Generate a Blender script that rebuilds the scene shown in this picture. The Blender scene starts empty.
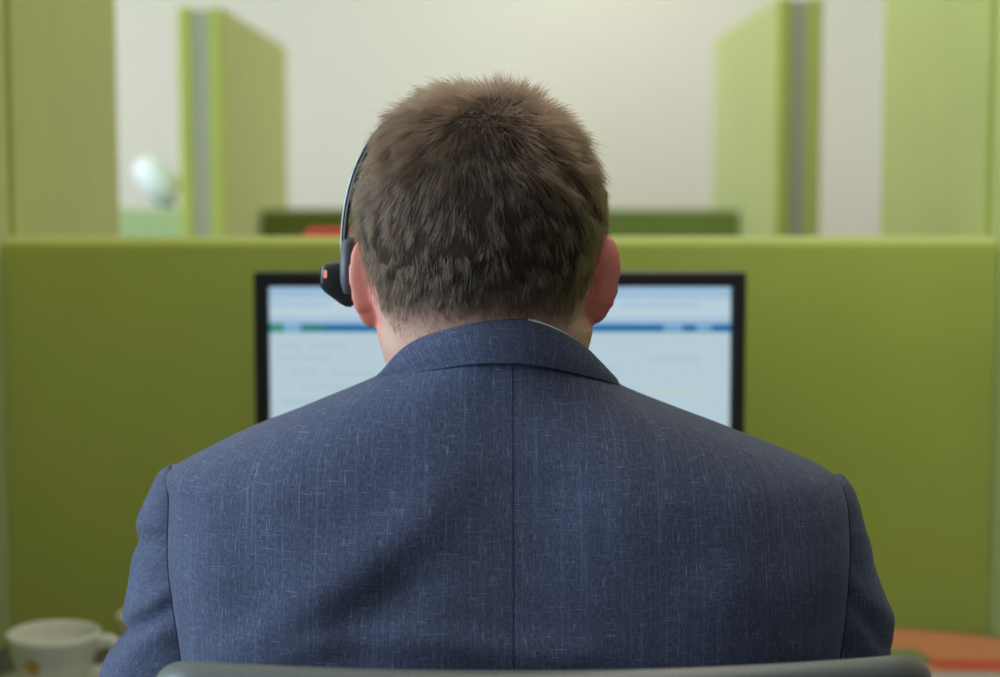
import bpy, bmesh, math, random
from math import sin, cos, pi, radians, sqrt, atan2, copysign
from mathutils import Vector, Matrix, noise
import numpy as np

random.seed(7)
rng = np.random.default_rng(7)
S = bpy.context.scene
COL = S.collection

# ------------------------------------------------------------------ camera
F = 1714.0                      # focal length in pixels for a 1000 px wide frame
CZ = 1.255                      # camera height
PITCH = radians(5.28)
cd = bpy.data.cameras.new('camera')
cam = bpy.data.objects.new('camera', cd)
COL.objects.link(cam)
cam.location = (0, 0, CZ)
cam.rotation_euler = (pi / 2 - PITCH, 0, 0)
cd.sensor_width = 36.0
cd.lens = 36.0 * F / 1000.0
cd.clip_start = 0.05
cd.dof.use_dof = True
cd.dof.focus_distance = 1.06
cd.dof.aperture_fstop = 4.6
S.camera = cam

# ------------------------------------------------------------------ exposure
vs = S.view_settings
vs.view_transform = 'Standard'
vs.look = 'None'
vs.gamma = 1.0
vs.use_curve_mapping = False
vs.exposure = 0.0
S.display_settings.display_device = 'sRGB'

# ------------------------------------------------------------------ world
wd = bpy.data.worlds.new('world')
S.world = wd
wd.use_nodes = True
wd.node_tree.nodes['Background'].inputs[0].default_value = (0.75, 0.86, 1.0, 1)
wd.node_tree.nodes['Background'].inputs[1].default_value = 0.6

# ------------------------------------------------------------------ lights (window daylight + ceiling luminaires, added fill among them)
def area(name, loc, rot, sx, sy, power, col):
    l = bpy.data.lights.new(name, 'AREA')
    l.shape = 'RECTANGLE'; l.size = sx; l.size_y = sy; l.energy = power; l.color = col
    o = bpy.data.objects.new(name, l); COL.objects.link(o)
    o.location = loc; o.rotation_euler = rot
    return o

WALL_L, WALL_R, WALL_B, WALL_F, CEIL = -2.9, 3.4, 6.2, -3.2, 2.75
WINDOWS = [(-1.7, 14, (0.60, 0.79, 1.0)), (0.45, 128, (0.58, 0.78, 1.0)), (2.9, 34, (0.80, 0.90, 1.0)), (5.0, 23, (0.93, 0.96, 1.0))]            # y centre, watts
for wy, pw, wc in WINDOWS:
    area('window_daylight', (WALL_L + 0.03, wy, 1.72), (0, -pi / 2, 0), 1.5, 1.7, pw, wc)
LUMS = [(0.3, -1.0, 3), (0.3, 1.35, 6.5), (0.3, 3.0, 7), (-1.6, 3.2, 6), (0.3, 5.1, 15), (-1.7, 5.1, 2), (2.3, 5.1, 13), (2.2, 3.3, 10)]  # right-hand lamps are unseen fill, added to brighten back wall and panel sides
for lx, ly, pw in LUMS:
    area('ceiling_and_fill_lamp', (lx, ly, CEIL - 0.075), (0, 0, 0), 0.56, 1.1, pw, (1.0, 0.93, 0.80))

# ------------------------------------------------------------------ helpers
def P(px, py, Y):
    """world point seen at pixel (px, py) on the vertical plane y = Y"""
    a = (px - 500.0) / F; b = (338.5 - py) / F
    dy = cos(PITCH) + sin(PITCH) * b
    dz = -sin(PITCH) + cos(PITCH) * b
    s = Y / dy
    return Vector((a * s, Y, CZ + dz * s))

def PX(px, Y, py=400): return P(px, py, Y).x
def PZ(py, Y): return P(500, py, Y).z

def interp(x, xs, ys):
    return float(np.interp(x, xs, ys))

def link(o, parent=None):
    COL.objects.link(o)
    if parent is not None: o.parent = parent
    return o

def mesh_obj(name, verts, faces, mat=None, parent=None, smooth=True):
    me = bpy.data.meshes.new(name)
    me.from_pydata([tuple(v) for v in verts], [], faces)
    me.update()
    bm = bmesh.new(); bm.from_mesh(me)
    bmesh.ops.recalc_face_normals(bm, faces=bm.faces)
    bm.to_mesh(me); bm.free()
    if smooth:
        me.polygons.foreach_set('use_smooth', [True] * len(me.polygons))
    if mat: me.materials.append(mat)
    return link(bpy.data.objects.new(name, me), parent)

def bm_obj(name, bm, mat=None, parent=None, smooth=False, mats=None):
    bmesh.ops.recalc_face_normals(bm, faces=bm.faces)
    me = bpy.data.meshes.new(name)
    bm.to_mesh(me); bm.free()
    if smooth: me.polygons.foreach_set('use_smooth', [True] * len(me.polygons))
    for m in (mats or ([mat] if mat else [])): me.materials.append(m)
    return link(bpy.data.objects.new(name, me), parent)

def add_box(bm, x0, x1, y0, y1, z0, z1, bev=0.0, seg=2, midx=0):
    r = bmesh.ops.create_cube(bm, size=1.0)
    vs_ = r['verts']
    for v in vs_:
        v.co = Vector((x0 + (v.co.x + .5) * (x1 - x0), y0 + (v.co.y + .5) * (y1 - y0), z0 + (v.co.z + .5) * (z1 - z0)))
    fs = list({f for v in vs_ for f in v.link_faces})
    for f in fs: f.material_index = midx
    if bev > 0:
        es = list({e for v in vs_ for e in v.link_edges})
        bmesh.ops.bevel(bm, geom=es, offset=bev, segments=seg, profile=0.5, affect='EDGES')
    return bm

def box_obj(name, x0, x1, y0, y1, z0, z1, mat, parent=None, bev=0.003, seg=2):
    bm = bmesh.new(); add_box(bm, x0, x1, y0, y1, z0, z1, bev, seg)
    return bm_obj(name, bm, mat, parent, smooth=False)

def rings(name, rs, mat=None, parent=None, cap0=True, cap1=True, closed=True):
    """loft: list of rings, each a list of points with the same count"""
    n = len(rs[0]); V = [p for r in rs for p in r]; Fc = []
    for i in range(len(rs) - 1):
        for j in range(n if closed else n - 1):
            k = (j + 1) % n
            Fc.append((i * n + j, i * n + k, (i + 1) * n + k, (i + 1) * n + j))
    if cap0: Fc.append(tuple(range(n))[::-1])
    if cap1: Fc.append(tuple(range((len(rs) - 1) * n, len(rs) * n)))
    return mesh_obj(name, V, Fc, mat, parent)

def tube_rings(path, radii, n=12, flat=1.0, up=None):
    """rings along a path"""
    out = []
    m = len(path)
    prev = None
    for i, p in enumerate(path):
        p = Vector(p)
        t = (Vector(path[min(i + 1, m - 1)]) - Vector(path[max(i - 1, 0)])).normalized()
        if prev is None:
            u = Vector(up) if up else Vector((1, 0, 0))
            if abs(u.dot(t)) > 0.95: u = Vector((0, 1, 0))
        else: u = prev
        u = (u - t * u.dot(t)).normalized(); prev = u
        w = t.cross(u)
        r = radii[i] if hasattr(radii, '__len__') else radii
        out.append([p + u * (r * cos(2 * pi * k / n)) + w * (r * flat * sin(2 * pi * k / n)) for k in range(n)])
    return out

def catmull(pts, sub=6):
    pts = [Vector(p) for p in pts]; out = []
    for i in range(len(pts) - 1):
        p0 = pts[max(i - 1, 0)]; p1 = pts[i]; p2 = pts[i + 1]; p3 = pts[min(i + 2, len(pts) - 1)]
        for s in range(sub):
            t = s / sub
            out.append(0.5 * ((2 * p1) + (p2 - p0) * t + (2 * p0 - 5 * p1 + 4 * p2 - p3) * t * t + (3 * p1 - p0 - 3 * p2 + p3) * t ** 3))
    out.append(pts[-1])
    return out

def tube(name, path, r, mat, parent=None, n=12, sub=6, flat=1.0, up=None):
    pts = catmull(path, sub)
    if hasattr(r, '__len__'):
        rr = list(np.interp(np.linspace(0, 1, len(pts)), np.linspace(0, 1, len(r)), r))
    else: rr = r
    return rings(name, tube_rings(pts, rr, n, flat, up), mat, parent)

def lathe(name, prof, mat, parent=None, n=40, loc=(0, 0, 0), cap0=True, cap1=True):
    rs = [[Vector((loc[0] + r * cos(2 * pi * k / n), loc[1] + r * sin(2 * pi * k / n), loc[2] + z)) for k in range(n)] for r, z in prof]
    return rings(name, rs, mat, parent, cap0, cap1)

def empty(name, loc=(0, 0, 0), rz=0.0):
    o = bpy.data.objects.new(name, None); COL.objects.link(o)
    o.location = loc; o.rotation_euler = (0, 0, rz)
    return o

def tag(o, label, cat, group=None):
    o['label'] = label; o['category'] = cat
    if group: o['group'] = group
    return o

def struct(o):
    o['kind'] = 'structure'; return o

# ------------------------------------------------------------------ materials
def new_mat(name):
    m = bpy.data.materials.new(name); m.use_nodes = True
    nt = m.node_tree; b = nt.nodes['Principled BSDF']
    return m, nt, b

def nd(nt, t, **kw):
    n = nt.nodes.new(t)
    for k, v in kw.items(): setattr(n, k, v)
    return n

def plain(name, col, rough=0.5, metal=0.0, spec=0.5, bump=0.0, bscale=200.0, var=0.0, sheen=0.0):
    m, nt, b = new_mat(name)
    b.inputs['Base Color'].default_value = (*col, 1)
    b.inputs['Roughness'].default_value = rough
    b.inputs['Metallic'].default_value = metal
    b.inputs['Specular IOR Level'].default_value = spec
    if sheen: 
        b.inputs['Sheen Weight'].default_value = sheen; b.inputs['Sheen Roughness'].default_value = 0.5
    tc = nd(nt, 'ShaderNodeTexCoord')
    nz = nd(nt, 'ShaderNodeTexNoise'); nz.inputs['Scale'].default_value = bscale; nz.inputs['Detail'].default_value = 3
    nt.links.new(tc.outputs['Object'], nz.inputs['Vector'])
    if bump:
        bp = nd(nt, 'ShaderNodeBump'); bp.inputs['Strength'].default_value = bump; bp.inputs['Distance'].default_value = 0.001
        nt.links.new(nz.outputs['Fac'], bp.inputs['Height']); nt.links.new(bp.outputs['Normal'], b.inputs['Normal'])
    if var:
        mx = nd(nt, 'ShaderNodeMixRGB'); mx.inputs[1].default_value = (*[c * (1 - var) for c in col], 1); mx.inputs[2].default_value = (*[min(1, c * (1 + var)) for c in col], 1)
        nt.links.new(nz.outputs['Fac'], mx.inputs[0]); nt.links.new(mx.outputs[0], b.inputs['Base Color'])
    return m

def emit(name, col, st=1.0):
    m, nt, b = new_mat(name)
    b.inputs['Base Color'].default_value = (0.02, 0.02, 0.02, 1)
    b.inputs['Roughness'].default_value = 0.6; b.inputs['Specular IOR Level'].default_value = 0.2
    b.inputs['Emission Color'].default_value = (*col, 1)
    b.inputs['Emission Strength'].default_value = st
    return m

def srgb(r, g, b):
    f = lambda c: (c / 255) / 12.92 if c / 255 <= 0.04045 else ((c / 255 + 0.055) / 1.055) ** 2.4
    return (f(r), f(g), f(b))

def fabric_panel_mat(name, col, dark):
    m, nt, b = new_mat(name)
    tc = nd(nt, 'ShaderNodeTexCoord')
    n1 = nd(nt, 'ShaderNodeTexNoise'); n1.inputs['Scale'].default_value = 9; n1.inputs['Detail'].default_value = 4
    n2 = nd(nt, 'ShaderNodeTexNoise'); n2.inputs['Scale'].default_value = 420; n2.inputs['Detail'].default_value = 2
    mp = nd(nt, 'ShaderNodeMapping'); mp.inputs['Scale'].default_value = (1, 1, 2.2)
    nt.links.new(tc.outputs['Object'], mp.inputs['Vector'])
    nt.links.new(tc.outputs['Object'], n1.inputs['Vector']); nt.links.new(mp.outputs[0], n2.inputs['Vector'])
    r1 = nd(nt, 'ShaderNodeMapRange'); r1.inputs[1].default_value = 0.3; r1.inputs[2].default_value = 0.7
    nt.links.new(n1.outputs['Fac'], r1.inputs[0])
    mx = nd(nt, 'ShaderNodeMixRGB'); mx.inputs[1].default_value = (*dark, 1); mx.inputs[2].default_value = (*col, 1)
    nt.links.new(r1.outputs[0], mx.inputs[0])
    nt.links.new(mx.outputs[0], b.inputs['Base Color'])
    b.inputs['Roughness'].default_value = 0.9; b.inputs['Specular IOR Level'].default_value = 0.15
    b.inputs['Sheen Weight'].default_value = 0.36; b.inputs['Sheen Roughness'].default_value = 0.5
    b.inputs['Sheen Tint'].default_value = (0.92, 1.0, 0.88, 1)
    bp = nd(nt, 'ShaderNodeBump'); bp.inputs['Strength'].default_value = 0.35; bp.inputs['Distance'].default_value = 0.001
    nt.links.new(n2.outputs['Fac'], bp.inputs['Height']); nt.links.new(bp.outputs['Normal'], b.inputs['Normal'])
    return m

def jacket_mat(name):
    m, nt, b = new_mat(name)
    uv = nd(nt, 'ShaderNodeUVMap'); uv.uv_map = 'UVMap'
    def layer(sx, sy, lo, hi, det=2.0, w=0):
        mp = nd(nt, 'ShaderNodeMapping'); mp.inputs['Scale'].default_value = (sx, sy, 1); mp.inputs['Location'].default_value = (w, w * .7, w)
        nt.links.new(uv.outputs[0], mp.inputs['Vector'])
        nz = nd(nt, 'ShaderNodeTexNoise'); nz.inputs['Scale'].default_value = 1.0; nz.inputs['Detail'].default_value = det
        nt.links.new(mp.outputs[0], nz.inputs['Vector'])
        r = nd(nt, 'ShaderNodeMapRange'); r.inputs[1].default_value = lo; r.inputs[2].default_value = hi
        nt.links.new(nz.outputs['Fac'], r.inputs[0])
        return r.outputs[0]
    def mix(fac, a, c):
        x = nd(nt, 'ShaderNodeMixRGB')
        if isinstance(fac, float): x.inputs[0].default_value = fac
        else: nt.links.new(fac, x.inputs[0])
        for i, q in ((1, a), (2, c)):
            if isinstance(q, tuple): x.inputs[i].default_value = (*q, 1)
            else: nt.links.new(q, x.inputs[i])
        return x.outputs[0]
    def math_(op, a, c):
        x = nd(nt, 'ShaderNodeMath', operation=op)
        for i, q in ((0, a), (1, c)):
            if isinstance(q, (int, float)): x.inputs[i].default_value = q
            else: nt.links.new(q, x.inputs[i])
        return x.outputs[0]
    vth = layer(2000, 330, 0.30, 0.70)            # warp threads
    hth = layer(330, 2000, 0.30, 0.70, w=3.1)     # weft threads
    vsl = layer(1500, 120, 0.60, 0.80, w=7.7)      # warp slubs
    hsl = layer(110, 1500, 0.60, 0.80, w=11.3)     # weft slubs
    lng = layer(800, 14, 0.52, 0.75, 3.0, w=5.5)  # long paler yarns
    base = mix(vth, (0.014, 0.0165, 0.029), (0.075, 0.081, 0.129))
    base = mix(math_('MULTIPLY', hth, 0.55), base, (0.081, 0.087, 0.136))
    base = mix(math_('MULTIPLY', lng, 0.28), base, (0.15, 0.19, 0.30))
    base = mix(math_('MULTIPLY', vsl, 0.52), base, (0.28, 0.31, 0.42))
    base = mix(math_('MULTIPLY', hsl, 0.45), base, (0.26, 0.29, 0.40))
    # the sewn centre-back seam: a dark stitched line
    sx = nd(nt, 'ShaderNodeSeparateXYZ'); nt.links.new(uv.outputs[0], sx.inputs[0])
    au = math_('ABSOLUTE', sx.outputs[0], 0)
    seam = nd(nt, 'ShaderNodeMapRange'); seam.inputs[1].default_value = 0.0003; seam.inputs[2].default_value = 0.0009
    seam.inputs[3].default_value = 0.65; seam.inputs[4].default_value = 0.0
    nt.links.new(au, seam.inputs[0])
    base = mix(seam.outputs[0], base, (0.010, 0.012, 0.024))
    nt.links.new(base, b.inputs['Base Color'])
    b.inputs['Roughness'].default_value = 0.85; b.inputs['Specular IOR Level'].default_value = 0.2
    b.inputs['Sheen Weight'].default_value = 0.12; b.inputs['Sheen Roughness'].default_value = 0.45
    b.inputs['Sheen Tint'].default_value = (0.7, 0.8, 1.0, 1)
    h = math_('ADD', vth, hth); h = math_('ADD', h, math_('MULTIPLY', vsl, 0.6))
    h = math_('SUBTRACT', h, math_('MULTIPLY', seam.outputs[0], 2.5))
    bp = nd(nt, 'ShaderNodeBump'); bp.inputs['Strength'].default_value = 0.35; bp.inputs['Distance'].default_value = 0.0006
    nt.links.new(h, bp.inputs['Height']); nt.links.new(bp.outputs['Normal'], b.inputs['Normal'])
    return m

M = {}
M['green'] = fabric_panel_mat('green_fabric', (0.405, 0.445, 0.086), (0.380, 0.420, 0.079))
M['green_shaded'] = fabric_panel_mat('shaded_green_fabric', (0.125, 0.165, 0.030), (0.115, 0.155, 0.028))  # green cloth darkened: the backlit panel's shade is put into its colour
M['green_lit'] = fabric_panel_mat('lit_green_fabric', (0.36, 0.45, 0.23), (0.34, 0.43, 0.22))  # green cloth paled: window light on the panel is put into its colour
M['alu'] = plain('grey_profile', (0.31, 0.315, 0.20), 0.55, 0.0)
M['wall'] = plain('wall_paint', (0.70, 0.69, 0.60), 0.85, bump=0.05, bscale=90)
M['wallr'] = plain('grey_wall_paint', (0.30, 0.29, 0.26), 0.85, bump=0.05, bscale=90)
M['ceil'] = plain('ceiling_paint', (0.78, 0.78, 0.75), 0.9, bump=0.05, bscale=60)
M['carpet'] = plain('carpet', (0.16, 0.16, 0.15), 0.95, bump=0.5, bscale=350, var=0.3)
M['skirt'] = plain('skirting', (0.45, 0.45, 0.42), 0.6)
M['desk'] = plain('desk_laminate', (0.105, 0.095, 0.075), 0.45, bump=0.05, bscale=120, var=0.1)
M['steel'] = plain('desk_steel', (0.32, 0.33, 0.33), 0.4, 0.6)
M['black'] = plain('black_plastic', (0.012, 0.012, 0.013), 0.4)
M['bezel'] = plain('bezel_plastic', (0.012, 0.012, 0.012), 0.5, spec=0.35)
M['jacket'] = jacket_mat('jacket_cloth')
M['shirt'] = plain('white_cotton', (0.72, 0.70, 0.68), 0.85, bump=0.3, bscale=900)
M['trouser'] = plain('trouser_cloth', (0.03, 0.035, 0.06), 0.9, bump=0.3, bscale=700)
M['shoe'] = plain('black_leather', (0.012, 0.010, 0.009), 0.35)
M['china'] = plain('white_china', (0.74, 0.72, 0.60), 0.25)
M['logo'] = plain('amber_print', (0.62, 0.34, 0.04), 0.4)
M['chairg'] = plain('grey_chair_plastic', (0.108, 0.106, 0.088), 0.40, bump=0.15, bscale=500)
M['chairpad'] = plain('dark_chair_fabric', (0.03, 0.03, 0.032), 0.9, bump=0.5, bscale=600)
M['red'] = plain('red_fabric', (0.50, 0.035, 0.025), 0.85, bump=0.3, bscale=500)
M['lampw'] = plain('white_enamel', (0.80, 0.86, 0.88), 0.3)
M['silver'] = plain('brushed_silver', (0.36, 0.38, 0.375), 0.5, 0.8)
M['cushion'] = plain('grey_leatherette', (0.09, 0.095, 0.10), 0.5, bump=0.2, bscale=400)

# ------------------------------------------------------------------ room
def quad_slab(name, x0, x1, y0, y1, z0, z1, mat):
    return struct(box_obj(name, x0, x1, y0, y1, z0, z1, mat, bev=0))
quad_slab('floor', WALL_L - .1, WALL_R + .1, WALL_F - .1, WALL_B + .1, -0.1, 0.0, M['carpet'])
quad_slab('ceiling', WALL_L - .1, WALL_R + .1, WALL_F - .1, WALL_B + .1, CEIL, CEIL + 0.1, M['ceil'])
quad_slab('wall_back', WALL_L - .1, WALL_R + .1, WALL_B, WALL_B + 0.1, 0, CEIL, M['wall'])
quad_slab('wall_front', WALL_L - .1, WALL_R + .1, WALL_F - 0.1, WALL_F, 0, CEIL, M['wallr'])
quad_slab('wall_right', WALL_R, WALL_R + 0.1, WALL_F, WALL_B, 0, CEIL, M['wallr'])
# window wall: sill course, head course and piers around four openings
bm = bmesh.new()
W0, W1 = 0.95, 2.48
add_box(bm, WALL_L - .1, WALL_L, WALL_F, WALL_B, 0, W0)
add_box(bm, WALL_L - .1, WALL_L, WALL_F, WALL_B, W1, CEIL)
edges_y = [WALL_F]
for wy, _, _ in WINDOWS: edges_y += [wy - 0.87, wy + 0.87]
edges_y.append(WALL_B)
for i in range(0, len(edges_y), 2):
    add_box(bm, WALL_L - .1, WALL_L, edges_y[i], edges_y[i + 1], W0, W1)
struct(bm_obj('wall_left', bm, M['wall']))
M['frame'] = plain('window_frame_white', (0.75, 0.76, 0.75), 0.4)
mg, nt, b = new_mat('window_glass')
b.inputs['Base Color'].default_value = (0.95, 0.98, 1, 1); b.inputs['Roughness'].default_value = 0.02
b.inputs['Transmission Weight'].default_value = 1.0; b.inputs['IOR'].default_value = 1.05
M['glass'] = mg
for i, (wy, _, _) in enumerate(WINDOWS):
    bm = bmesh.new()
    for a, c, z0, z1 in ((wy - .87, wy - .82, W0, W1), (wy + .82, wy + .87, W0, W1), (wy - .82, wy + .82, W0, W0 + .05), (wy - .82, wy + .82, W1 - .05, W1), (wy - .02, wy + .02, W0 + .05, W1 - .05)):
        add_box(bm, WALL_L - .07, WALL_L - .02, a, c, z0, z1, 0.004)
    w = struct(bm_obj('window_%d' % (i + 1), bm, M['frame']))
    box_obj('pane', WALL_L - .05, WALL_L - .044, wy - .82, wy + .82, W0 + .05, W1 - .05, M['glass'], w, bev=0)
struct(box_obj('baseboard_back', WALL_L, WALL_R, WALL_B - .015, WALL_B, 0, 0.09, M['skirt']))
struct(box_obj('baseboard_right', WALL_R - .015, WALL_R, WALL_F, WALL_B - .015, 0, 0.09, M['skirt']))
struct(box_obj('baseboard_left', WALL_L, WALL_L + .015, WALL_F, WALL_B - .015, 0, 0.09, M['skirt']))
M['lum'] = emit('luminaire_diffuser', (1.0, 0.95, 0.86), 2.0)
for i, (lx, ly, _) in enumerate(LUMS):  # the added fill lamps get fixtures as well
    t = struct(box_obj('trim_%d' % (i + 1), lx - .32, lx + .32, ly - .62, ly + .62, CEIL - .05, CEIL, M['frame'], bev=0.004))
    box_obj('diffuser', lx - .28, lx + .28, ly - .56, ly + .56, CEIL - .06, CEIL - .05, M['lum'], t, bev=0)

# ------------------------------------------------------------------ cubicle partitions
XD = 0.569                       # inner face of the dividers
TH = 0.094
def rounded_panel_bm(L, T, H, z0, rtop):
    """panel of length L along x, thickness T along y, with a rounded top; local origin at one bottom corner"""
    n = 14
    prof = [(0, z0), (0, H - rtop)]
    ry = T / 2
    for k in range(1, n):
        a = pi * k / n
        prof.append((ry - ry * cos(a), H - rtop + rtop * sin(a)))
    prof += [(T, H - rtop), (T, z0)]
    bm = bmesh.new()
    nseg = 2
    rows = []
    for s in range(nseg + 1):
        rows.append([bm.verts.new((L * s / nseg, y, z)) for y, z in prof])
    m = len(prof)
    for s in range(nseg):
        for j in range(m):
            k = (j + 1) % m
            bm.faces.new((rows[s][j], rows[s][k], rows[s + 1][k], rows[s + 1][j]))
    bm.faces.new(rows[0]); bm.faces.new(rows[-1][::-1])
    return bm

SP_Y0, SP_T = 1.956, 0.085
SP_H = 1.190
def spine(x0, y0, L, label, H=SP_H, mat='green'):
    root = empty('screen_panel', (x0, y0, 0))
    tag(root, label, 'partition', 'low screen panels between facing desks')
    bm = rounded_panel_bm(L, SP_T, H, 0.045, 0.011)
    o = bm_obj('fabric_panel', bm, M[mat], root, smooth=True)
    md = o.modifiers.new('edge', 'EDGE_SPLIT'); md.split_angle = radians(40)
    for fx in (0.08, L - 0.12):
        box_obj('foot', fx, fx + 0.04, 0.01, SP_T - 0.01, 0.0, 0.045, M['alu'], root)
    return root

DIV_H = 1.612
def divider(xc, y0, y1, label, H=DIV_H, group='tall side panels between the desks'):
    """side panel running in depth: two upholstered leaves on a grey core"""
    root = empty('side_panel', (xc, y0, 0))
    tag(root, label, 'partition', group)
    L = y1 - y0; lt = 0.030
    for sx in (-1, 1):
        x0 = -TH / 2 if sx < 0 else TH / 2 - lt
        box_obj('fabric_panel', x0, x0 + lt, 0, L, 0.03, H, M['green'], root, bev=0.006, seg=3)
    box_obj('frame', -TH / 2 + lt, TH / 2 - lt, 0.004, L - 0.004, 0.0, H - 0.006, M['alu'], root, bev=0.002)
    return root

XL, XR = -XD - TH / 2, XD + TH / 2
spine(-XD + .001, SP_Y0, 2 * XD - .002, 'low green fabric screen panel directly behind the black monitor')
divider(XL, 1.38, 1.998, 'green side panel left of the desk with the cups, nearest the camera')
divider(XL, 2.012, 2.575, 'tall green side panel at the left picture edge rising beyond the low screen')
divider(XR, 1.38, 1.998, 'green side panel right of the desk with the orange brochure, nearest the camera')
divider(XR, 2.012, 2.575, 'tall green side panel at the right picture edge rising beyond the low screen')
# second row, across the gangway
R2a, R2s, R2b = 3.59, 4.10, 4.66
divider(XL - .005, R2a, R2b, 'distant tall green side panel left of the head, grey edge strip facing the camera')
divider(XR + .005, R2a, R2b, 'distant tall green side panel right of the head, grey edge strip facing the camera', H=1.632)
spine(-XD + .001, R2s, 2 * XD - .002, 'distant shaded green low screen panel between the two distant tall panels', mat='green_shaded', H=SP_H - .003)
spine(-XL * 0 - 1.80, R2s, 1.80 - XD - TH - .012, 'distant daylit green low screen panel below the white desk lamp', H=SP_H, mat='green_lit')

# ------------------------------------------------------------------ desks
DZ = 0.728
def desk(x0, x1, y0, y1, label):
    root = empty('desk', ((x0 + x1) / 2, (y0 + y1) / 2, 0)); tag(root, label, 'desk')
    w = (x1 - x0) / 2; d = (y1 - y0) / 2
    box_obj('desktop', -w, w, -d, d, DZ - .028, DZ, M['desk'], root, bev=0.003)
    for sx in (-1, 1):
        for sy in (-1, 1):
            box_obj('leg', sx * (w - .06) - .025, sx * (w - .06) + .025, sy * (d - .06) - .025, sy * (d - .06) + .025, 0, DZ - .028, M['steel'], root)
    box_obj('rail', -w + .09, w - .09, d - .075, d - .055, DZ - .14, DZ - .028, M['steel'], root)
    return root
desk(-XD + .004, XD - .004, 1.27, SP_Y0 - .003, 'dark desk the man works at, with cups and papers')
desk(-1.78, XL - TH / 2 - .012, R2s + SP_T + .01, R2s + SP_T + .6, 'dark desk behind the daylit distant screen carrying the white lamp')

# ------------------------------------------------------------------ monitor
MY = 1.75
def monitor():
    p0 = P(253, 272, MY); p1 = P(747, 272, MY)
    cx = (p0.x + p1.x) / 2; w = (p1.x - p0.x) / 2; top = p0.z; bot = top - 0.335
    root = empty('computer_monitor', (cx, MY + .05, DZ))
    tag(root, 'black framed computer monitor with pale blue screen in front of the man', 'monitor')
    def W(v): return Vector((v[0] - cx, v[1] - MY - .05, v[2] - DZ))
    bz = 0.0155
    # bezel: rounded front frame
    bm = bmesh.new()
    y0 = -.05; y1 = -.05 + .022
    t = top - DZ; b_ = bot - DZ
    add_box(bm, -w, w, y0, y1, t - bz, t, 0.003)
    add_box(bm, -w, w, y0, y1, b_, b_ + bz + .008, 0.003)
    add_box(bm, -w, -w + bz, y0, y1, b_ + .01, t - .01, 0.003)
    add_box(bm, w - bz, w, y0, y1, b_ + .01, t - .01, 0.003)
    bm_obj('bezel', bm, M['bezel'], root)
    # back housing: tapering shell
    rs = []
    for yy, k in ((y1 - .002, .985), (y1 + .012, .96), (y1 + .03, .78), (y1 + .04, .60)):
        zc = (t + b_) / 2; hh = (t - b_) / 2
        rs.append([Vector((sx * w * k, yy, zc + sz * hh * k)) for sx, sz in ((-1, -1), (1, -1), (1, 1), (-1, 1))])
    o = rings('housing', rs, M['black'], root); 
    for f in o.data.polygons: f.use_smooth = False
    box_obj('stand_neck', -.035, .035, .03, .055, .012, .25, M['black'], root, bev=.006)
    lathe('stand_base', [(.002, 0), (.118, 0), (.12, .004), (.116, .009), (.05, .016), (.002, .018)], M['black'], root, n=48, loc=(0, .035, 0))
    # the screen with what it shows
    mats = [emit('screen_page', srgb(178, 201, 211)), emit('screen_title', srgb(156, 188, 213)), emit('screen_bar', srgb(0, 102, 160)),
            emit('screen_teal', srgb(30, 120, 122)), emit('screen_ribbon', srgb(182, 204, 216)), emit('screen_text', srgb(168, 190, 202)), emit('screen_pale', srgb(120, 170, 205)),
            emit('screen_note', srgb(188, 202, 198)), emit('screen_green', srgb(60, 150, 110))]
    bm = bmesh.new()
    def rect(x0, x1, yp0, yp1, mi, lift):
        a = W(P(x0, yp1, MY)); c = W(P(x1, yp0, MY))
        a.x = max(a.x, -w + bz - .001); c.x = min(c.x, w - bz + .001)
        add_box(bm, a.x, c.x, y0 + .006 - lift, y0 + .0075, a.z, c.z, 0, midx=mi)
    zb = b_ + bz + .008
    add_box(bm, -w + bz - .002, w - bz + .002, y0 + .006, y0 + .02, zb - .002, t - bz + .002, 0, midx=0)
    rect(262, 738, 286, 299, 1, .0002)
    rect(262, 738, 299, 318, 4, .0002)
    rect(262, 738, 318, 324, 1, .0002)
    rect(264, 738, 324.5, 332.5, 2, .0004)
    rect(262, 283, 324, 333, 3, .0006); rect(272, 281, 326, 332, 8, .0007)
    rect(283, 300, 324.3, 333, 6, .0006)
    rect(300, 326, 325.5, 332, 3, .00055)
    rect(664, 683, 325.5, 331, 6, .0006); rect(697, 712, 325.5, 331, 6, .0006)
    for (x0, x1, yy) in ((276, 300, 345), (308, 346, 345), (276, 330, 356), (290, 318, 370), (330, 372, 372), (300, 350, 386), (282, 326, 400), (340, 376, 402), (605, 618, 368), (650, 700, 358)):
        rect(x0, x1, yy, yy + 3.5, 5, .0004)
    rect(270, 330, 303, 306, 1, .0004); rect(345, 420, 303, 306, 1, .0004); rect(620, 700, 304, 307, 1, .0004)
    rect(645, 705, 388, 393, 7, .0004)
    bm_obj('screen', bm, None, root, mats=mats)
    return root
monitor()

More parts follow.
